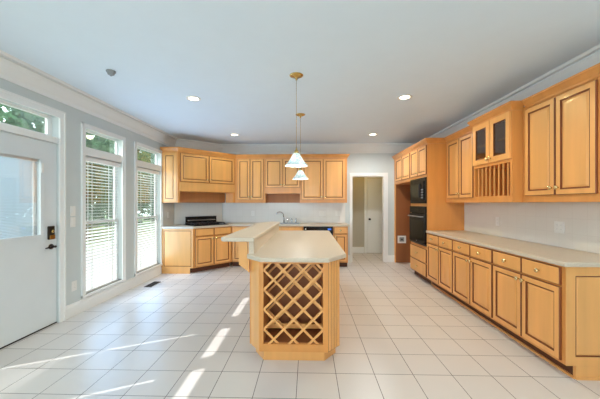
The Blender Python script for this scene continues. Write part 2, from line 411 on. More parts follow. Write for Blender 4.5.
for x0, x1 in ((dx1, dx1 + .014), (dx0 - .014, dx0)):
    mb.box(x0, x1, LX0, LX0 + .035, LZ0, LZ1, DOORW); mb.box(x0, x1, LX1 - .035, LX1, LZ0, LZ1, DOORW)
    mb.box(x0, x1, LX0 + .035, LX1 - .035, LZ0, LZ0 + .035, DOORW); mb.box(x0, x1, LX0 + .035, LX1 - .035, LZ1 - .035, LZ1, DOORW)
mb.build('lite_frame', door)
mb = MB(); pane(mb, LX0 + .02, LX1 - .02, LZ0 + .02, LZ1 - .02, x=dx1 - .006); pane(mb, LX0 + .02, LX1 - .02, LZ0 + .02, LZ1 - .02, x=dx0 + .006); mb.build('pane', door)
mb = MB(); xc = (dx0 + dx1) / 2; z = LZ0 + .036                                               # mini blind sealed between the panes
while z < LZ1 - .06:
    i = [mb.vert(p) for p in ((xc - .004, LX0 + .04, z), (xc + .004, LX0 + .04, z + .0135), (xc + .004, LX1 - .09, z + .0135), (xc - .004, LX1 - .09, z))]
    mb.face(i, MINI); z += .0145
mb.build('mini_blind', door)
mb = MB(); mb.box(xc - .008, xc + .008, LX0 + .035, LX1 - .035, LZ1 - .06, LZ1 - .03, SLAT); mb.box(xc - .006, xc + .006, LX1 - .085, LX1 - .07, LZ0 + .03, LZ1 - .06, SLAT); mb.build('blind_channel', door)
mb = MB(); mb.box(dx1 + .014, dx1 + .022, LX1 - .03, LX1 - .008, 1.70, 1.80, WHITEP); mb.build('blind_slider', door)
mb = MB(); mb.box(dx1, dx1 + .022, 3.08, 3.155, .965, 1.115, BRONZE); mb.build('deadbolt_keypad', door, .006)
mb = MB(); mb.box(dx1 + .0225, dx1 + .03, 3.087, 3.148, .972, 1.015, BRASS); mb.lathe([(.017, 0), (.017, .012), (.01, .016)], BRASS, 14, axis='x', at=(dx1 + .022, 3.118, 1.055)); mb.build('deadbolt_cover', door)
mb = MB(); mb.lathe([(.03, 0), (.03, .008), (.016, .012), (.012, .045), (.012, .058)], BRONZE, 16, axis='x', at=(dx1, 3.125, .885))
mb.tube([(dx1 + .05, 3.125, .885), (dx1 + .052, 3.09, .886), (dx1 + .05, 3.04, .884), (dx1 + .045, 3.015, .882)], [.011, .010, .009, .007], BRONZE); mb.build('lever_handle', door)

# ------------------------------------------------------------------ outdoors
struct('ground', MB().box(-30, XL - TH - .001, -12, 34, -.3, -.12, LAWN))
struct('patio', MB().box(-6.2, XL - TH - .001, -3, 12, -.12, -.05, PATIO))
def tree(loc, r, h_, n, label, seed):
    rnd = random.Random(seed)
    t = thing('garden_tree', label, 'tree', loc, 0, 'trees beyond the patio')
    tr = MB(); tr.tube([(0, 0, -.02), (.03, 0, h_ * .3), (0, .05, h_ * .7)], [.14, .11, .05], BARK); tr.build('trunk', t)
    lf = MB()
    for k in range(n):
        u = Vector((rnd.gauss(0, 1), rnd.gauss(0, 1), rnd.gauss(0, 1))).normalized() * (rnd.random() ** .4)
        p = Vector((u.x * r, u.y * r, h_ * .55 + u.z * h_ * .45))
        a = Vector((rnd.gauss(0, 1), rnd.gauss(0, 1), rnd.gauss(0, 1))).normalized(); b = a.orthogonal().normalized(); s_ = rnd.uniform(.09, .2)
        i = [lf.vert(p + v) for v in (-a * s_, b * s_ * .5, a * s_, -b * s_ * .5)]
        lf.face(i, LEAF)
    lf.build('crown', t)
for k, (x, y, r, h_, lb) in enumerate(((-8.6, 5.4, 1.22, 4.9, 'leafy garden tree seen through the glass above the door'), (-9.2, 8.3, 1.28, 5.4, 'leafy garden tree straight beyond the door transom'), (-9.0, 11.3, 1.28, 5.2, 'leafy garden tree seen through the slats of the nearer window'),
        (-9.4, 14.3, 1.28, 5.4, 'leafy garden tree between the two window views'), (-9.0, 17.3, 1.28, 5.6, 'leafy garden tree seen through the farthest window'), (-9.6, 20.3, 1.28, 5.6, 'leafy garden tree at the far end of the row'))):
    tree((x, y, -.12), r, h_, 1300, lb, 11 + k)
rnd = random.Random(5); lf = MB()
for k in range(5200):
    p = Vector((-12.6 + rnd.gauss(0, .25), rnd.uniform(2, 34), -.1 + 6.0 * rnd.random() ** .9))
    a = Vector((rnd.gauss(0, 1), rnd.gauss(0, 1), rnd.gauss(0, 1))).normalized(); b = a.orthogonal().normalized(); s_ = rnd.uniform(.16, .34)
    lf.face([lf.vert(p + v) for v in (-a * s_, b * s_ * .55, a * s_, -b * s_ * .55)], LEAF)
tag(lf.build('hedge_foliage'), 'tall dense green hedge closing off the garden behind the trees', 'hedge', None, 'stuff')

# ------------------------------------------------------------------ cabinet builders
DOOR_SPEC = [(0, 0, 0), (0, .014, 1), (.0045, .020, 1), (.047, .020, 0), (.050, .011, 1), (.062, .011, 1), (.080, .018, 0)]  # dark outer edge imitates shadow in the door gaps, inner groove is glaze
DRAW_SPEC = [(0, 0, 0), (0, .014, 1), (.0045, .020, 1), (.012, .021, 0)]  # dark outer edge imitates shadow in the drawer gaps
_km = {}
def knob(parent, x, z, y=-.020, kind='round'):
    if kind not in _km:
        mb = MB()
        mb.lathe([(.008, 0), (.007, .011), (.016, .018), (.020, .024), (.0175, .030), (.007, .033)], KNOB, 14, axis='-y')
        o = mb.build('knob', parent); _km[kind] = o.data
    else:
        o = bpy.data.objects.new('knob', _km[kind]); COL.objects.link(o); o.parent = parent
    o.location = (x, y, z)
    return o
def front(parent, name, x0, x1, z0, z1, spec=None, kx=None, kz=None, xf=None, y=0, cap=None):
    mb = MB()
    if xf: mb.xf = xf
    spec = spec or DOOR_SPEC
    if min(x1 - x0, z1 - z0) < .2 and spec is DOOR_SPEC:
        spec = [(i * .62 if i > .01 else i, o_, d) for i, o_, d in DOOR_SPEC]
    mb.rings(x0, x1, z0, z1, y - .0005, spec, WOOD, GLAZE_SHADE, cap)
    o = mb.build(name, parent)
    if kx is not None:
        k = knob(o, kx, kz, y - .0205)
        if xf: k.matrix_local = xf @ Matrix.Translation((kx, y - .0205, kz))
    return o
def groove_panel(parent, name, x0, x1, z0, z1, xf, ins=.05, dep=.02, thick=.001):
    """flat end panel with one dark grooved rectangle"""
    mb = MB(); mb.xf = xf
    mb.rings(x0, x1, z0, z1, 0, [(0, 0, 0), (0, thick + .006, 0), (ins, thick + .006, 0), (ins + .002, thick + .001, 1), (ins + .011, thick + .001, 1), (ins + .02, thick + .006, 0)], WOOD, GLAZE_SHADE)
    return mb.build(name, parent)

G = .0006
def counter_prism(polys, z0, z1): 
    mb = MB()
    for p in polys: mb.prism(p, z0, z1, LAM)
    return mb

# ---- right-hand base cabinets (face x = 2.007, fronts look to -x); local x = Yc - Y
FX = 2.007; RZ = -PI / 2
def base_right(ya, yb, fr, label, last=False):
    yc = (ya + yb) / 2; hw = (yb - ya) / 2 - G
    t = thing('base_cabinet', label, 'cabinet', (FX, yc, 0), RZ, 'base cabinets along the right wall')
    b = MB(); b.box(-hw, hw, 0, XR - FX - G, .105, .876 - G, WOODB); b.build('body', t)
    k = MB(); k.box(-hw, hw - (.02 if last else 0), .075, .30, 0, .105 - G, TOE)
    k.box(-hw, hw, .06, .0745, 0, .018, WOOD); k.build('toe_kick', t)
    for i, (a, c) in enumerate(fr):                 # Y ranges, near one first
        x0, x1 = yc - c, yc - a
        front(t, 'drawer', x0, x1, .722, .862, DRAW_SPEC, (x0 + x1) / 2, .792)
        kx = x0 + .028 if i == 0 else x1 - .028
        front(t, 'door', x0, x1, .128, .706, None, kx, .66)
    if last:
        xf = Matrix.Translation((hw, 0, 0)) @ Matrix.Rotation(PI / 2, 4, 'Z')
        groove_panel(t, 'end_panel', 0.0, .607, .105, .876 - G, xf, .07)
        e = MB(); e.box(hw - .02, hw + .007, .075, .607, 0, .105 - G, WOOD); e.box(hw + .007, hw + .016, .073, .607, 0, .02, WOOD); e.build('end_foot', t)
    return t
base_right(2.29, 3.15, [(2.322, 2.722), (2.734, 3.138)], 'nearest maple base cabinet on the right, with the grooved end panel', True)
base_right(3.15, 4.00, [(3.160, 3.568), (3.580, 3.990)], 'middle maple base cabinet of the three under the right worktop')
base_right(4.00, 4.87, [(4.010, 4.418), (4.430, 4.845)], 'maple base cabinet on the right touching the oven tower')
mb = counter_prism([[(1.978, 2.262), (XR - G, 2.262), (XR - G, 4.869), (1.978, 4.869)]], .876, .914)
tag(mb.build('countertop', None, .008), 'long beige laminate worktop along the right wall', 'countertop')

# ---- wall cabinets on the right (face x = 2.31)
UX = 2.31; U0, U1 = 1.38, 2.40
def wall_right(ya, yb, fr, label):
    yc = (ya + yb) / 2; hw = (yb - ya) / 2 - G
    t = thing('wall_cabinet', label, 'cabinet', (UX, yc, U0), RZ, 'wall cabinets on the right wall')
    b = MB(); b.box(-hw, hw, 0, XR - UX - G, 0, U1 - U0, WOODB); b.build('body', t)
    for i, (a, c) in enumerate(fr):
        x0, x1 = yc - c, yc - a
        front(t, 'door', x0, x1, .068, .975, None, (x0 + .028) if i == 0 else (x1 - .028), .135)
    return t
wall_right(2.30, 3.15, [(2.345, 2.716), (2.730, 3.095)], 'tall two-door maple wall cabinet nearest the viewer on the right')
wall_right(3.87, 4.869, [(4.055, 4.408), (4.420, 4.785)], 'two-door maple wall cabinet between the glass cabinet and the oven tower')
# glass-front unit with plate rack
ga, gb = 3.15 + G, 3.87 - G; gc = (ga + gb) / 2; hw = (gb - ga) / 2; D = XR - 2.20 - G
t = thing('glass_cabinet', 'protruding maple wall cabinet with two glass doors above a plate rack', 'cabinet', (2.20, gc, U0), RZ)
b = MB(); H = U1 - U0
for x0, x1 in ((-hw, -hw + .03), (hw - .03, hw)): b.box(x0, x1, 0, D, 0, H, WOODB)
b.box(-hw + .03, hw - .03, 0, D, H - .03, H, WOODB); b.box(-hw + .03, hw - .03, 0, D, 0, .075, WOODB)
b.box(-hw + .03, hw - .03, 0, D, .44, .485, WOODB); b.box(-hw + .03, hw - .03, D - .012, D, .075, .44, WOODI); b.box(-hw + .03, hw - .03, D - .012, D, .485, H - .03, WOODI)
b.build('body', t)
MB().box(-hw + .031, hw - .031, .03, D - .013, .712, .735, WOOD).build('shelf', t)
for k in range(8):
    x = -hw + .085 + k * (2 * hw - .17) / 7
    MB().box(x - .006, x + .006, .012, .024, .0755, .4395, WOOD).build('plate_divider', t)
for i, (x0, x1) in enumerate(((-hw + .012, -.006), (.006, hw - .012))):
    mb = MB(); z0, z1, f = .478, .988, .062
    mb.box(x0, x0 + f, -.02, -G, z0, z1, WOOD); mb.box(x1 - f, x1, -.02, -G, z0, z1, WOOD)
    mb.box(x0 + f, x1 - f, -.02, -G, z0, z0 + f, WOOD); mb.box(x0 + f, x1 - f, -.02, -G, z1 - f, z1, WOOD)
    for e0, e1, g0, g1 in ((x0 + f, x0 + f + .006, z0 + f, z1 - f), (x1 - f - .006, x1 - f, z0 + f, z1 - f), (x0 + f + .006, x1 - f - .006, z0 + f, z0 + f + .006), (x0 + f + .006, x1 - f - .006, z1 - f - .006, z1 - f)):
        mb.box(e0, e1, -.015, -.002, g0, g1, GLAZE_SHADE)
    d = mb.build('door', t)
    MB().box(x0 + f + .006, x1 - f - .006, -.011, -.007, z0 + f + .006, z1 - f - .006, CABG).build('door_glass', d)
    knob(d, x1 - .022 if i == 0 else x0 + .022, z0 + .05)
# cabinet crown mouldings
KP = [(0, 2.372), (.010, 2.372), (.012, 2.392), (.028, 2.408), (.046, 2.434), (.052, 2.438), (.052, 2.458), (0, 2.458)]
mb = MB(); mb.sweep([(UX - .0008, 3.15 - .056), (UX - .0008, 2.298), (XR - .002, 2.298)], KP, WOODB)
tag(mb.build('crown_molding'), 'maple crown moulding on top of the nearest right wall cabinet', 'molding')
mb = MB(); mb.sweep([(UX - .056, 3.871), (2.199, 3.871), (2.199, 3.149), (UX - .004, 3.149)], KP, WOODB)
tag(mb.build('crown_molding'), 'maple crown moulding wrapped around the top of the glass cabinet', 'molding')
mb = MB(); mb.sweep([(UX - .0008, 4.868 - .056), (UX - .0008, 3.87 + .056)], KP, WOODB)
tag(mb.build('crown_molding'), 'maple crown moulding between the glass cabinet and the oven tower', 'molding')

# ---- oven tower and refrigerator surround
ya, yb = 4.87, 5.65; yc = (ya + yb) / 2; hw = (yb - ya) / 2 - G; D = XR - FX - G; 
t = thing('oven_cabinet', 'tall maple oven tower holding the black microwave and wall oven', 'cabinet', (FX, yc, 0), RZ)
b = MB()
for x0, x1 in ((-hw, -hw + .04), (hw - .04, hw)): b.box(x0, x1, 0, D, .105, U1, WOODB)
b.box(-hw + .04, hw - .04, 0, D, .105, .635, WOODB); b.box(-hw + .04, hw - .04, 0, D, 1.315, 1.365, WOODB); b.box(-hw + .04, hw - .04, 0, D, 1.815, U1, WOODB)
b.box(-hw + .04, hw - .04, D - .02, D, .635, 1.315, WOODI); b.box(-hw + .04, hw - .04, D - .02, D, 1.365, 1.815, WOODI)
b.build('body', t)
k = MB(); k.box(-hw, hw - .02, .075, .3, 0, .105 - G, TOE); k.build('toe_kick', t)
MB().box(hw - .02 + G, hw, .075, D, 0, .105 - G, WOOD).build('end_foot', t)
for i, (x0, x1) in enumerate(((-hw + .02, -.006), (.006, hw - .02))):
    front(t, 'door', x0, x1, 1.862, 2.355, None, x1 - .028 if i == 0 else x0 + .028, 1.92)
front(t, 'drawer', -hw + .02, hw - .02, .352, .585, DRAW_SPEC, 0, .47)
front(t, 'drawer', -hw + .02, hw - .02, .118, .335, DRAW_SPEC, 0, .23)
ow = hw - .041
o_ = thing('wall_oven', 'black built-in wall oven below the microwave', 'oven', (FX, yc, .636), RZ)
MB().box(-ow, ow, -.001, .45, 0, .678, BLACK).build('body', o_)
MB().box(-ow - .02, ow + .02, -.028, -.0015, .56, .678, BLACK).build('control_panel', o_, .003)
MB().box(-.12, .12, -.0295, -.0285, .595, .645, BGLASS).build('display', o_)
dr = MB().box(-ow - .02, ow + .02, -.035, -.0015, .03, .552, BLACK).build('oven_door', o_, .004)
MB().box(-ow + .06, ow - .06, -.0365, -.0355, .10, .43, BGLASS).build('window', dr)
mb = MB(); mb.tube([(-ow + .03, -.075, .50), (ow - .03, -.075, .50)], .011, STEEL); mb.tube([(-ow + .05, -.036, .50), (-ow + .05, -.075, .50)], .008, STEEL); mb.tube([(ow - .05, -.036, .50), (ow - .05, -.075, .50)], .008, STEEL); mb.build('handle', dr)
MB().box(-.02, .02, -.0362, -.0355, .055, .065, STEEL).build('badge', dr)
MB().box(-ow - .02, ow + .02, -.025, -.0015, .002, .026, BLKM).build('lower_vent', o_)
m_ = thing('microwave_oven', 'black built-in microwave above the wall oven', 'microwave', (FX, yc, 1.366), RZ)
MB().box(-ow, ow, -.001, .4, 0, .448, BLACK).build('body', m_)
MB().box(-ow - .018, ow + .018, -.02, -.0015, .0, .448, BLACK).build('trim_frame', m_, .003)
dr = MB().box(-ow + .05, ow - .16, -.036, -.0205, .06, .39, BLACK).build('microwave_door', m_, .003)
MB().box(-ow + .10, ow - .22, -.0375, -.0365, .11, .34, GREYG).build('window', dr)
MB().box(ow - .20, ow - .185, -.06, -.0365, .10, .35, BLKM).build('handle', dr)
mb = MB(); mb.box(ow - .155, ow - .05, -.034, -.0205, .06, .39, BLACK)
for r_ in range(4):
    for c_ in range(3): mb.box(ow - .142 + c_ * .03, ow - .122 + c_ * .03, -.0355, -.0342, .09 + r_ * .045, .115 + r_ * .045, GREYP)
mb.box(ow - .142, ow - .062, -.0355, -.0342, .32, .36, BGLASS); mb.build('keypad', m_)
# refrigerator surround
ya, yb = 5.65, 6.729; yc = (ya + yb) / 2; hw = (yb - ya) / 2 - G
t = thing('refrigerator_surround', 'empty refrigerator alcove with a maple cabinet above and brown side panel', 'cabinet', (FX, yc, 0), RZ)
b = MB(); b.box(-hw, hw, 0, D, 1.80, U1, WOODB); b.build('body', t)
MB().box(-hw, -hw + .06, .02, D, 0, 1.80 - G, BROWN).build('side_panel', t)
MB().box(-hw, -hw + .06, 0, .02 - G, 0, 1.80 - G, WOOD).build('face_stile', t)
MB().box(-hw + .06 + G, hw, D - .012, D, 0, 1.80 - G, BROWN).build('back_panel', t)
for i, (x0, x1) in enumerate(((-hw + .11, -.0), (.012, hw - .02))):
    x0 += .05 if i == 0 else .06; x1 += .05 if i == 0 else 0
    front(t, 'door', x0, x1, 1.862, 2.355, None, x1 - .028 if i == 0 else x0 + .028, 1.92)
mb = MB(); mb.sweep([(FX - .0008, 6.728), (FX - .0008, 4.8695), (UX - .004, 4.8695)], KP, WOODB)
tag(mb.build('crown_molding'), 'maple crown moulding over the oven tower and refrigerator alcove', 'molding')
t = thing('water_supply_box', 'small white square water outlet box on the brown alcove panel', 'outlet box', (2.16, 6.668, .45))
mb = MB(); z0, z1 = 0, .17
mb.box(-.095, .095, -.012, -.001, z0, z0 + .035, WHITEP); mb.box(-.095, .095, -.012, -.001, z1 - .035, z1, WHITEP); mb.box(-.095, -.055, -.012, -.001, z0 + .035, z1 - .035, WHITEP); mb.box(.055, .095, -.012, -.001, z0 + .035, z1 - .035, WHITEP); mb.build('frame', t)
MB().box(-.0545, .0545, -.004, -.001, .0355, .1345, GREYP).build('recess', t)
mb = MB(); mb.lathe([(.018, 0), (.018, .02), (.01, .03)], BRONZE, 12, axis='-y', at=(.0, -.0045, .085)); mb.build('valve', t)

# ---- corner base cabinet (diagonal front) and back run
A, B = (-2.226, 5.50), (-1.645, 6.12)
dv = Vector((B[0] - A[0], B[1] - A[1])); DL = dv.length; ang = math.atan2(dv.y, dv.x)
mid = ((A[0] + B[0]) / 2, (A[1] + B[1]) / 2)
t = thing('corner_base_cabinet', 'diagonal corner base cabinet under the cooktop', 'cabinet', (mid[0], mid[1], 0), ang)
inv = (Matrix.Translation((mid[0], mid[1], 0)) @ Matrix.Rotation(ang, 4, 'Z')).inverted()
b = MB(); b.xf = inv; e = .0015
DGN = Vector((-(DG1[1] - DG0[1]), DG1[0] - DG0[0])).normalized()   # into the corner
poly = [(XL + e, A[1]), A, B, (B[0], YB - e), (DG1[0] + .003, YB - e), (XL + e, DG0[1] - .003)]
b.prism(poly, .105, .876 - G, WOODB); b.build('body', t)
k = MB(); k.xf = inv; n_ = Vector((dv.y, -dv.x)).normalized()
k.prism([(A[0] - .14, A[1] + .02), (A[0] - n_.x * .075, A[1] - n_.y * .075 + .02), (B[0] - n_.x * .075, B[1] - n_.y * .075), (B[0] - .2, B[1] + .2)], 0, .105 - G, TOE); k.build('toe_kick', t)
groove_panel(t, 'end_panel', XL + .02, A[0] - .004, .105, .87, inv @ Matrix.Translation((0, A[1], 0)), .035)
f = MB(); f.xf = inv; f.box(XL + .003, A[0] - .07, A[1] - .007, A[1] + .018, 0, .105 - G, WOOD); f.build('end_foot', t)
for i, (x0, x1) in enumerate(((-DL / 2 + .03, -.008), (.008, DL / 2 - .03))):
    front(t, 'drawer', x0, x1, .722, .862, DRAW_SPEC)
    front(t, 'door', x0, x1, .128, .706, None, x1 - .028 if i == 0 else x0 + .028, .655)

FY = 6.12
def base_back(xa, xb, n, label, sink=False, knobs=True):
    xc = (xa + xb) / 2; hw = (xb - xa) / 2 - G; D = YB - FY - .0015
    t = thing('base_cabinet', label, 'cabinet', (xc, FY, 0), 0, 'base cabinets along the back wall')
    b = MB()
    if sink:
        b.box(-hw, hw, 0, .02, .105, .876 - G, WOODB); b.box(-hw, hw, D - .015, D, .105, .876 - G, WOODI); b.box(-hw, hw, .02, D - .015, .105, .125, WOODI)
        for x0, x1 in ((-hw, -hw + .018), (hw - .018, hw)): b.box(x0, x1, .02, D - .015, .125, .876 - G, WOODB)
    else: b.box(-hw, hw, 0, D, .105, .876 - G, WOODB)
    b.build('body', t)
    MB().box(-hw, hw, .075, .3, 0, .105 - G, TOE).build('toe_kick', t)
    ww = (2 * hw - .03) / n
    for i in range(n):
        x0 = -hw + .015 + i * ww + .005; x1 = x0 + ww - .010
        if not sink: front(t, 'drawer', x0, x1, .722, .862, DRAW_SPEC, (x0 + x1) / 2, .792)
        front(t, 'door', x0, x1, .128, .706, None, x1 - .028 if i == 0 and n > 1 else x0 + .028, .66)
    if sink: front(t, 'false_front', -hw + .02, hw - .02, .722, .862, DRAW_SPEC)
    return t
base_back(-1.643, -1.04, 1, 'maple base cabinet between the corner cabinet and the sink, behind the bar')
base_back(-1.04, -.10, 2, 'maple sink base cabinet under the faucet', True)
base_back(.535, .848, 1, 'narrow maple base cabinet right of the dishwasher by the doorway')
t = thing('dishwasher', 'black dishwasher between the sink cabinet and the narrow base cabinet', 'dishwasher', (.2175, FY, 0))
MB().box(-.314, .314, .002, .58, .105, .872, BLACK).build('body', t)
MB().box(-.312, .312, -.025, .001, .12, .74, BLACK).build('front_door', t, .004)
cp = MB().box(-.312, .312, -.03, .001, .745, .868, BLACK).build('control_panel', t, .004)
MB().box(.20, .27, -.0315, -.0305, .80, .835, BLUE).build('display', cp)
mb = MB(); mb.lathe([(.014, 0), (.014, .004), (.010, .006)], WHITEP, 14, axis='-y', at=(-.27, -.0302, .82)); mb.build('dial', cp)
MB().box(-.18, .12, -.036, -.0305, .775, .79, BLKM).build('handle', cp)
MB().box(-.31, .31, .06, .2, 0, .104, BLKM).build('toe_kick', t)

# worktop along the back with the sink cut-out
z0, z1 = .876, .914
SX0, SX1, SY0, SY1 = -.93, -.19, 6.20, 6.60
polys = [[(XL + e, 5.472), (-2.214, 5.472), (-1.633, 6.092), (-1.2, 6.092), (-1.2, YB - .008), (DG1[0] + .006, YB - .008), (XL + e, DG0[1] - .006)],
         [(-1.2, 6.092), (SX0, 6.092), (SX0, YB - .008), (-1.2, YB - .008)], [(SX0, 6.092), (SX1, 6.092), (SX1, SY0), (SX0, SY0)],
         [(SX0, SY1), (SX1, SY1), (SX1, YB - .008), (SX0, YB - .008)], [(SX1, 6.092), (.878, 6.092), (.878, YB - .008), (SX1, YB - .008)]]
tag(counter_prism(polys, z0, z1).build('countertop'), 'beige laminate worktop wrapping the corner and running along the back wall', 'countertop')
t = thing('kitchen_sink', 'stainless steel sink let into the back worktop', 'sink', ((SX0 + SX1) / 2, (SY0 + SY1) / 2, z1))
hw, hd = (SX1 - SX0) / 2 + .02, (SY1 - SY0) / 2 + .02
mb = MB(); i_ = .03
mb.box(-hw, hw, -hd, -hd + i_, .0005, .006, STEEL); mb.box(-hw, hw, hd - i_, hd, .0005, .006, STEEL); mb.box(-hw, -hw + i_, -hd + i_, hd - i_, .0005, .006, STEEL); mb.box(hw - i_, hw, -hd + i_, hd - i_, .0005, .006, STEEL); mb.box(-.015, .015, -hd + i_, hd - i_, .0005, .006, STEEL); mb.build('rim', t)
for x0, x1 in ((-hw + i_, -.015), (.015, hw - i_)):
    mb = MB(); y0, y1, q = -hd + i_, hd - i_, -.17
    mb.box(x0, x1, y0, y1, q, q + .004, STEEL); mb.box(x0, x0 + .003, y0, y1, q, .0005, STEEL); mb.box(x1 - .003, x1, y0, y1, q, .0005, STEEL); mb.box(x0, x1, y0, y0 + .003, q, .0005, STEEL); mb.box(x0, x1, y1 - .003, y1, q, .0005, STEEL)
    mb.lathe([(.04, q + .0045), (.04, q + .006), (.02, q + .007)], CHROME, 14, at=((x0 + x1) / 2, 0, 0)); mb.build('basin', t)
t = thing('faucet', 'chrome gooseneck kitchen faucet with two lever handles behind the sink', 'faucet', (-.47, 6.66, z1))
mb = MB(); mb.lathe([(.026, .0005), (.026, .012), (.016, .02), (.013, .06)], CHROME, 14, at=(-.09, 0, 0)); mb.build('base', t)
pts = [(-.09, 0, .03), (-.092, 0, .10), (-.10, -.005, .17)]
for k in range(9):
    a = PI * k / 8 * .86
    pts.append((-.10 - .085 * (1 - math.cos(a)), -.005 - .05 * (1 - math.cos(a)), .17 + .085 * math.sin(a)))
mb = MB(); mb.tube(pts, .011, CHROME); mb.build('spout', t)
for x in (0.0, .095):
    mb = MB(); mb.lathe([(.022, .0005), (.022, .01), (.013, .02), (.016, .07), (.01, .085)], CHROME, 14, at=(x, 0, 0))
    mb.tube([(x, 0, .075), (x - .015, -.01, .10), (x - .05, -.02, .115)], [.010, .009, .006], CHROME); mb.build('lever_handle', t)
mb = MB(); mb.lathe([(.02, .0005), (.018, .02), (.012, .05), (.015, .09), (.01, .11)], CHROME, 14, at=(.19, 0, 0)); mb.build('sprayer', t)

# cooktop and its downdraft vent, square to the diagonal front
nin = Vector((-dv.y, dv.x)).normalized()
cc = Vector(mid) + nin * .30
t = thing('cooktop', 'black gas cooktop set in the diagonal corner worktop', 'cooktop', (cc.x, cc.y, .9145), ang)
MB().box(-.38, .38, -.255, .255, 0, .012, BLACK).build('plate', t, .004)
for x, y, r in ((-.24, -.11, .045), (-.24, .13, .04), (0, .02, .055), (.2, -.11, .04), (.2, .13, .045)):
    mb = MB(); mb.lathe([(r, .0125), (r, .022), (r * .7, .026), (r * .7, .032), (r * .3, .034)], BLKM, 16, at=(x, y, 0)); mb.build('burner', t)
for xa, xb in ((-.36, -.13), (-.12, .11), (.115, .30)):
    mb = MB()
    for yy in (-.22, .0, .22): mb.box(xa, xb, yy - .006, yy + .006, .038, .05, BLKM)
    for xx in (xa + .006, (xa + xb) / 2, xb - .006): mb.box(xx - .006, xx + .006, -.226, .226, .038, .05, BLKM)
    for xx in (xa + .006, xb - .006):
        for yy in (-.22, .22): mb.box(xx - .006, xx + .006, yy - .006, yy + .006, .0125, .038, BLKM)
    mb.build('grate', t)
for k in range(5):
    mb = MB(); mb.lathe([(.017, .0125), (.015, .03), (.004, .031)], STEEL, 12, at=(.345, -.19 + k * .085, 0)); mb.build('control_knob', t)
vc = Vector(mid) + nin * .60 + dv.normalized() * .035
t = thing('downdraft_vent', 'black raised downdraft vent standing behind the cooktop', 'vent', (vc.x, vc.y, .9145), ang)
MB().box(-.35, .35, -.022, .022, 0, .155, BLACK).build('body', t, .004)
MB().box(-.32, .32, -.0235, -.0225, .075, .10, STEEL).build('intake_slot', t)
MB().box(-.355, .355, -.026, .026, .1555, .168, BLKM).build('top_cap', t)

# ---- back wall cabinets (face y = 6.40)
VY = 6.40
def wall_back(xa, xb, doors, label, niche=None, zt=U1):
    xc = (xa + xb) / 2; hw = (xb - xa) / 2 - G; D = YB - VY - .0015
    t = thing('wall_cabinet', label, 'cabinet', (xc, VY, U0), 0, 'wall cabinets on the back wall')
    b = MB(); H = zt - U0
    if niche:
        b.box(-hw, hw, 0, D, niche, H, WOODB); b.box(-hw, -hw + .016, 0, D, 0, niche, WOODB); b.box(hw - .016, hw, 0, D, 0, niche, WOODB); b.box(-hw + .016, hw - .016, D - .012, D, 0, niche, WOODI)
    else: b.box(-hw, hw, 0, D, 0, H, WOODB)
    b.build('body', t)
    for i, (a, c) in enumerate(doors):
        front(t, 'door', a - xc, c - xc, .34 if niche else .066, .978, None, (c - xc - .025) if i == 0 else (a - xc + .025), .40 if niche else .13)
    if niche: MB().box(-hw + .002, hw - .002, -.012, -G, niche + .0, .325, WOODB).build('valance_rail', t)
    return t
wall_back(-1.638, -.975, [(-1.585, -1.306), (-1.292, -1.0)], 'two-door maple wall cabinet on the back wall beside the corner cabinet')
wall_back(-.975, -.168, [(-.958, -.574), (-.560, -.186)], 'short maple wall cabinet with an open niche above the sink', .205)
wall_back(-.168, .868, [(-.146, .330), (.344, .822)], 'wide two-door maple wall cabinet beside the doorway')
# corner wall cabinet
A2, B2 = (-2.53, 5.50), (-1.640, 6.40)
d2v = Vector((B2[0] - A2[0], B2[1] - A2[1])); L2 = d2v.length; an2 = math.atan2(d2v.y, d2v.x); m2 = ((A2[0] + B2[0]) / 2, (A2[1] + B2[1]) / 2)
t = thing('corner_wall_cabinet', 'large diagonal corner wall cabinet with an open niche above the cooktop', 'cabinet', (m2[0], m2[1], U0), an2)
inv2 = (Matrix.Translation((m2[0], m2[1], U0)) @ Matrix.Rotation(an2, 4, 'Z')).inverted()
n2 = Vector((-d2v.y, d2v.x)).normalized(); u2 = d2v.normalized()
polyU = [(XL + e, A2[1]), A2, B2, (B2[0], YB - e), (DG1[0] + .003, YB - e), (XL + e, DG0[1] - .003)]
b = MB(); b.xf = inv2
NZ = 1.60                                             # underside of the closed part
b.prism(polyU, NZ, U1, WOODB)
P = lambda s_, q: (A2[0] + u2.x * s_ + n2.x * q, A2[1] + u2.y * s_ + n2.y * q)
b.prism([(XL + e, A2[1]), A2, P(.04, 0), P(.04, .30), P(-.10, .30), (XL + e, A2[1] + .2)], U0, NZ, WOODB)
b.prism([P(L2 - .17, .12), P(L2 - .05, 0), B2, (B2[0], YB - e), (B2[0] - .06, YB - e)], U0, NZ, WOODB)
b.build('body', t)
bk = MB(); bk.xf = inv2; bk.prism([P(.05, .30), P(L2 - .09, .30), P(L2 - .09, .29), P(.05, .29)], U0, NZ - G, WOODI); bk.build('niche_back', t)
for i, (x0, x1) in enumerate(((-L2 / 2 + .045, -.008), (.008, L2 / 2 - .035))):
    front(t, 'door', x0, x1, .415, .975, None, x1 - .03 if i == 0 else x0 + .03, .475)
MB().box(-L2 / 2 + .03, L2 / 2 - .02, -.02, -G, NZ - U0 + .01, .40, WOOD).build('valance_rail', t)
xf = inv2 @ Matrix.Translation((0, A2[1], U0))
mb = MB(); mb.xf = xf; mb.rings(XL + .03, A2[0] - .03, .02, .975, -.0003, [(0, 0, 0), (0, .005, 0), (.055, .005, 0), (.058, .001, 1), (.068, .001, 1), (.08, .005, 0)], WOOD, GLAZE_SHADE); mb.build('end_panel', t)
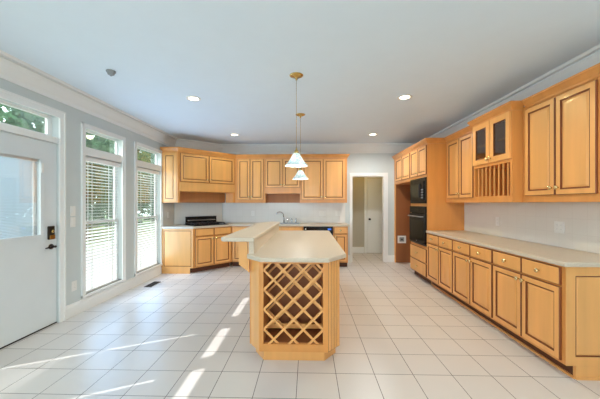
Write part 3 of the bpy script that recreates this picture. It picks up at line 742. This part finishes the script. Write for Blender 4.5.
mb = MB(); mb.sweep([(XL + .003, 5.499), (A2[0] - .0005, 5.499), (B2[0] - .001, 6.3985), (.8685, 6.3985), (.8685, YB - .003)][::-1], [(-u, z) for u, z in KP], WOODB) if False else mb.sweep([(XL + .003, 5.499), (A2[0] + .0005, 5.499), (B2[0] + .001, 6.3992), (.869, 6.3992), (.869, YB - .003)], KP, WOODB)
tag(mb.build('crown_molding'), 'maple crown moulding along the corner and back wall cabinets', 'molding')

# ---- tiled backsplashes
def splash(name, mb, label): tag(mb.build(name), label, 'backsplash')
splash('backsplash', MB().box(XR - .006, XR - .0005, 2.30, 4.868, .9145, 1.379, SPLX), 'pale tiled backsplash under the right wall cabinets')
splash('backsplash', MB().box(DG1[0] + .012, .87, YB - .007, YB - .0005, .9145, 1.379, SPLY), 'pale tiled backsplash behind the sink and faucet')
nn = Vector((DG1[1] - DG0[1], -(DG1[0] - DG0[0]))).normalized()
q = lambda p, s_: (p[0] + nn.x * s_, p[1] + nn.y * s_)
du = Vector((DG1[0] - DG0[0], DG1[1] - DG0[1])).normalized()
a_, b_ = (DG0[0] + du.x * .01, DG0[1] + du.y * .01), (DG1[0] - du.x * .004, DG1[1] - du.y * .004)
splash('backsplash', MB().prism([q(a_, .0005), q(b_, .0005), q(b_, .0065), q(a_, .0065)], .9145, 1.379, SPLY), 'pale tiled backsplash on the diagonal wall behind the cooktop')
splash('backsplash', MB().box(XL + .0005, XL + .0065, 5.545, 6.015, .9145, 1.379, SPLX), 'narrow tiled backsplash on the left wall beside the far window')

# ---- island with wine rack
ix0, ix1, iy0, iyc, iy1 = -.512, .282, 2.46, 2.585, 4.76
fx0, fx1 = -.418, .172; ox0, ox1, oz0, oz1 = -.385, .128, .155, .85
t = thing('kitchen_island', 'maple kitchen island with a lattice wine rack in its near end', 'island', ((ix0 + ix1) / 2, 3.6, 0))
T = Matrix.Translation((-(ix0 + ix1) / 2, -3.6, 0))
b = MB(); b.xf = T; RB = iy0 + .36
b.prism([(ix0, iyc), (fx0, iy0), (ox0, iy0), (ox0, RB), (ix0, RB)], .09, .876 - G, WOODB)
b.prism([(ox1, iy0), (fx1, iy0), (ix1, iyc), (ix1, RB), (ox1, RB)], .09, .876 - G, WOODB)
b.box(ox0, ox1, iy0, RB, .09, oz0, WOODB); b.box(ox0, ox1, iy0, RB, oz1, .876 - G, WOODB)
b.box(ix0, ix1, RB, iy1, .09, .876 - G, WOODB)
b.build('body', t)
k = MB(); k.xf = T; k.prism([(ix0 + .03, iyc + .05), (fx0 + .03, iy0 + .035), (fx1 - .03, iy0 + .035), (ix1 - .03, iyc + .05), (ix1 - .03, iy1 - .06), (ix0 + .03, iy1 - .06)], 0, .09 - G, WOOD); k.build('plinth', t)
MB().box(0, 0, 0, 0, 0, 0, WOOD)
bp_ = MB(); bp_.xf = T; bp_.box(ox0 + .001, ox1 - .001, RB - .012, RB - G, oz0 + G, oz1 - G, BROWN); bp_.build('rack_back', t)
bp_ = MB(); bp_.xf = T; bp_.box(ox0 + .001, ox1 - .001, iy0 + .03, RB - .013, oz0 + G, oz0 + .006, BROWN); bp_.build('rack_floor', t)  # brown sheet darkens the rack floor in place of shade
def lattice(mb, y0, y1, step, wdt, zoff, x0, x1, z0, z1):
    from itertools import count
    W, H = x1 - x0, z1 - z0
    for sgn in (1, -1):
        for kk in range(-12, 14):
            # centre line: z = zs + sgn*(x - x0)
            zs = z0 + zoff + kk * step if sgn > 0 else z0 + zoff + kk * step
            pts = []
            hwv = wdt / math.sqrt(2)
            poly = [(x0, zs - hwv), (x1, zs - hwv + sgn * W), (x1, zs + hwv + sgn * W), (x0, zs + hwv)]
            for lim, keep in ((z0, 1), (z1, -1)):       # clip to the opening
                out = []
                for i in range(len(poly)):
                    a, c = poly[i], poly[(i + 1) % len(poly)]
                    ia, ic = (a[1] - lim) * keep >= 0, (c[1] - lim) * keep >= 0
                    if ia: out.append(a)
                    if ia != ic:
                        f_ = (lim - a[1]) / (c[1] - a[1]); out.append((a[0] + (c[0] - a[0]) * f_, lim))
                poly = out
                if len(poly) < 3: break
            if len(poly) < 3: continue
            ar = sum(poly[i][0] * poly[(i + 1) % len(poly)][1] - poly[(i + 1) % len(poly)][0] * poly[i][1] for i in range(len(poly)))
            if abs(ar) < 1e-5: continue
            ya, yb = (y0, (y0 + y1) / 2 - .0002) if sgn > 0 else ((y0 + y1) / 2 + .0002, y1)
            fr = [mb.vert((x, ya, z)) for x, z in poly]; bk_ = [mb.vert((x, yb, z)) for x, z in poly]
            mb.face(fr, WOOD); mb.face(bk_[::-1], WOOD)
            n = len(poly)
            for i in range(n): mb.face((fr[(i + 1) % n], fr[i], bk_[i], bk_[(i + 1) % n]), WOOD)
st = (ox1 - ox0) / 3
l = MB(); l.xf = T; lattice(l, iy0 + .004, iy0 + .024, st, .019, (.79 - oz0) % st, ox0 + G, ox1 - G, oz0 + G, oz1 - G); l.build('front_lattice', t)
l = MB(); l.xf = T; lattice(l, iy0 + .235, iy0 + .255, st, .019, (.79 - oz0) % st, ox0 + G, ox1 - G, oz0 + .08, oz1 - G); l.build('rear_lattice', t)
l = MB(); l.xf = T; l.box(ox0 + G, ox1 - G, iy0 + .235, iy0 + .255, oz0 + .035, oz0 + .0795, WOOD); l.build('rear_rail', t)
for (p0, p1, nm) in (((fx1, iy0), (ix1, iyc), 'fluted_panel'), ((ix0, iyc), (fx0, iy0), 'corner_panel')):
    dd = Vector((p1[0] - p0[0], p1[1] - p0[1])); ln = dd.length; an = math.atan2(dd.y, dd.x)
    f = MB(); f.xf = T @ Matrix.Translation((p0[0], p0[1], 0)) @ Matrix.Rotation(an, 4, 'Z')
    nstrip = 4 if nm == 'fluted_panel' else 1
    sw = (ln - .004) / nstrip
    for s_ in range(nstrip):
        a = .002 + s_ * sw
        f.rings(a, a + sw, .092, .872, -.0003, [(0, 0, 0), (0, .001, 1), (.004, .0012, 1), (.008, .008, 0), (.011, .0085, 0)] if nstrip > 1 else [(0, 0, 0), (0, .004, 0), (.003, .006, 0)], WOOD, GLAZE_SHADE)
    f.build(nm, t)
vw = MB(); vw.xf = T; vw.box(ix0 - .018, ix0 - G, iyc + .01, iy1, .09, .876 - G, WOOD); vw.build('seating_side_panel', t)
cp_ = [(-.545, 2.535), (-.395, 2.378), (.172, 2.378), (.345, 2.60), (.352, 4.79), (-.43, 4.79), (-.545, 4.79)]
tag(counter_prism([cp_], .876, .914).build('countertop', None, .008), 'beige laminate worktop on the island with clipped front corners', 'countertop')
t = thing('breakfast_bar', 'raised beige breakfast bar along the left side of the island', 'bar', (-.52, 3.6, .9145))
T = Matrix.Translation((.52, -3.6, -.9145))
bar = [(-.765, 2.50), (-.735, 2.47), (-.468, 2.47), (-.450, 4.60), (-.62, 4.60), (-.745, 4.42)]
mb = MB(); mb.xf = T; mb.prism(bar, 1.0345, 1.072, LAM); mb.build('bar_top', t, .007)
pw = MB(); pw.xf = T; pw.box(ix0 - .018, -.485, 2.545, iy1 - .01, .9145, 1.034, LAM); pw.build('raised_wall', t)
for yy in (2.56, 3.55, 4.5):
    br = MB(); br.xf = T @ Matrix.Translation((0, yy, 0)) @ Matrix.Rotation(PI / 2, 4, 'X')
    br.prism([(-.546, 1.034), (ix0 - .110, 1.034), (ix0 - .110, .818), (-.546, .761)], -.03, 0, WOOD)
    br.prism([(ix0 - .0188, .8755), (-.546, .8755), (-.546, .761), (ix0 - .0188, .745)], -.03, 0, WOOD)
    br.build('bar_bracket', t)

# ------------------------------------------------------------------ lamps
def pendant(loc, drop_z, label):
    t = thing('pendant_lamp', label, 'pendant lamp', loc, 0, 'pendant lamps over the island')
    mb = MB(); mb.lathe([(.074, -.0005), (.074, -.006), (.055, -.016), (.022, -.024), (.012, -.034), (.012, -.05), (.004, -.054)][::-1], BRASS, 24); mb.build('canopy', t)
    zb = drop_z - loc[2]
    mb = MB(); mb.tube([(0, 0, -.05), (0, 0, zb + .19)], .0022, BRASS, 8); mb.build('cord', t)
    mb = MB(); mb.lathe([(.022, .128), (.026, .15), (.018, .168), (.009, .18), (.006, .20)], BRASS, 18, at=(0, 0, zb)); mb.build('socket_cap', t)
    prof = [(.125, .0), (.119, .008), (.108, .022), (.090, .042), (.072, .068), (.056, .096), (.042, .12), (.028, .137), (.018, .142)]
    inner = [(r - .004, z) for r, z in prof[::-1]]
    mb = MB(); n = 28; rr = []
    for j, (r, z) in enumerate(prof + inner):
        fl = max(0, 1 - z / .05)
        rr.append([mb.vert((r * (1 + .03 * fl * math.cos(7 * a)) * math.cos(a), r * (1 + .03 * fl * math.cos(7 * a)) * math.sin(a), zb + z)) for a in [2 * PI * k / n for k in range(n)]])
    for a, b in zip(rr, rr[1:] + rr[:1]):
        for k in range(n): mb.face((a[k], a[(k + 1) % n], b[(k + 1) % n], b[k]), ALAB, True)
    mb.build('shade', t)
    mb = MB(); mb.lathe([(.006, .05), (.02, .058), (.026, .075), (.02, .095), (.012, .105), (.012, .13)], BULB, 14, at=(0, 0, zb)); mb.build('bulb', t)
    light('pendant_light', 'POINT', (loc[0], loc[1], drop_z + .03), 9, (1, .98, .94), shadow_soft_size=.03)
    return t
pendant((-.125, 3.07, ZC), 1.768, 'nearer glass bell pendant lamp on a brass canopy above the island')
pendant((-.118, 4.43, ZC), 1.742, 'farther glass bell pendant lamp hanging lower in the view, above the island')

def can(loc, label, watts, tint=(1, .95, .85)):
    t = thing('recessed_light', label, 'ceiling light', loc, 0, 'recessed ceiling lights')
    mb = MB(); n = 24
    pr = [(.062, -.006), (.082, -.010), (.093, -.006), (.095, -.0005), (.062, -.0005)]
    rr = [[mb.vert((r * math.cos(2 * PI * k / n), r * math.sin(2 * PI * k / n), z)) for k in range(n)] for r, z in pr]
    for a, b in zip(rr, rr[1:] + rr[:1]):
        for k in range(n): mb.face((a[k], b[k], b[(k + 1) % n], a[(k + 1) % n]), WHITEP, True)
    mb.build('trim_ring', t)
    mb = MB(); mb.lathe([(.0615, -.0045), (.0615, -.001)], LENS, 24, smooth=False); mb.build('lens', t)
    light('recessed_lamp', 'SPOT', (loc[0], loc[1], ZC - .02), watts, tint, spot_size=R(168), spot_blend=.6, shadow_soft_size=.06)
can((-1.50, 3.71, ZC), 'recessed ceiling light nearest the left windows, in front of the far one', 7)
can((-1.47, 5.69, ZC), 'recessed ceiling light in front of the corner cabinet, far left', 17, (1, 1, .62))
can((1.29, 5.74, ZC), 'recessed ceiling light in front of the doorway, far right', 78, (1, .98, .95))
can((1.25, 3.74, ZC), 'recessed ceiling light in front of the glass cabinet, near right', 56, (1, .82, .40))
can((-1.50, 1.72, ZC), 'recessed ceiling light above the viewer on the door side', 3)
can((1.25, 1.72, ZC), 'recessed ceiling light above the viewer on the right', 46, (1, .90, .88))
t = thing('motion_sensor', 'small grey round sensor on the ceiling above the door', 'sensor', (-2.046, 2.917, ZC))
mb = MB(); mb.lathe([(.016, -.045), (.03, -.038), (.036, -.02), (.045, -.012), (.045, -.0005)], GREYP, 20); mb.build('housing', t)
mb = MB(); mb.lathe([(.010, -.052), (.013, -.0455)], GREYP, 16); mb.build('lens', t)

# ------------------------------------------------------------------ small fittings
def plate(name, loc, rz, w_, h_, label, cat, gang=1, kind='outlet', m=WHITEP, group=None):
    t = thing(name, label, cat, loc, rz, group)
    MB().box(-w_ / 2, w_ / 2, -.006, -.0008, -h_ / 2, h_ / 2, m).build('cover_plate', t, .002)
    for g_ in range(gang):
        x = (g_ - (gang - 1) / 2) * .046
        if kind == 'switch': MB().box(x - .016, x + .016, -.010, -.0062, -.033, .033, m).build('rocker', t)
        else:
            for z in (-.022, .022):
                mb = MB(); mb.box(x - .015, x + .015, -.0085, -.0062, z - .014, z + .014, m); mb.box(x - .007, x - .005, -.0088, -.0086, z - .004, z + .006, GREYP); mb.box(x + .005, x + .007, -.0088, -.0086, z - .004, z + .006, GREYP); mb.build('socket', t)
    return t
RL = PI / 2
plate('light_switch', (XL, 3.40, 1.275), RL, .075, .12, 'upper white light switch on the wall between the door and window', 'switch', 1, 'switch')
plate('light_switch', (XL, 3.40, 1.14), RL, .075, .12, 'lower white light switch on the wall between the door and window', 'switch', 1, 'switch')
plate('wall_outlet', (XL, 3.42, .36), RL, .075, .12, 'white outlet low on the wall between the door and window', 'outlet')
plate('wall_outlet', (XL + .0066, 5.76, 1.13), RL, .075, .12, 'white outlet on the tiled left wall beside the cooktop', 'outlet')
plate('wall_outlet', (-1.30, YB - .0071, 1.13), 0, .075, .12, 'white outlet on the back tiles left of the faucet', 'outlet')
plate('light_switch', (.338, YB - .0071, 1.13), 0, .165, .12, 'wide white switch plate on the back tiles, left of the pair', 'switch', 3, 'switch')
plate('light_switch', (.70, YB - .0071, 1.13), 0, .12, .12, 'white switch plate on the back tiles nearest the doorway', 'switch', 2, 'switch')
plate('wall_outlet', (XR - .0066, 4.02, 1.12), -RL, .075, .12, 'white outlet on the right tiles nearer the oven tower', 'outlet')
plate('wall_outlet', (XR - .0066, 3.05, 1.12), -RL, .12, .12, 'double white outlet in the middle of the right tiles', 'outlet', 2)
t = thing('floor_register', 'brown metal floor vent in the tiles below the left windows', 'vent', (-2.62, 4.76, 0))
mb = MB(); mb.box(-.06, .06, -.16, -.148, .0005, .006, VENTM); mb.box(-.06, .06, .148, .16, .0005, .006, VENTM); mb.box(-.06, -.048, -.148, .148, .0005, .006, VENTM); mb.box(.048, .06, -.148, .148, .0005, .006, VENTM); mb.build('frame', t)
mb = MB(); mb.box(-.048, .048, -.148, .148, .0005, .0015, BLKM)
for k in range(14): mb.box(-.048, .048, -.142 + k * .0215, -.136 + k * .0215, .0016, .0055, VENTM)
mb.box(-.004, .004, -.148, .148, .0016, .0052, VENTM); mb.build('louvres', t)
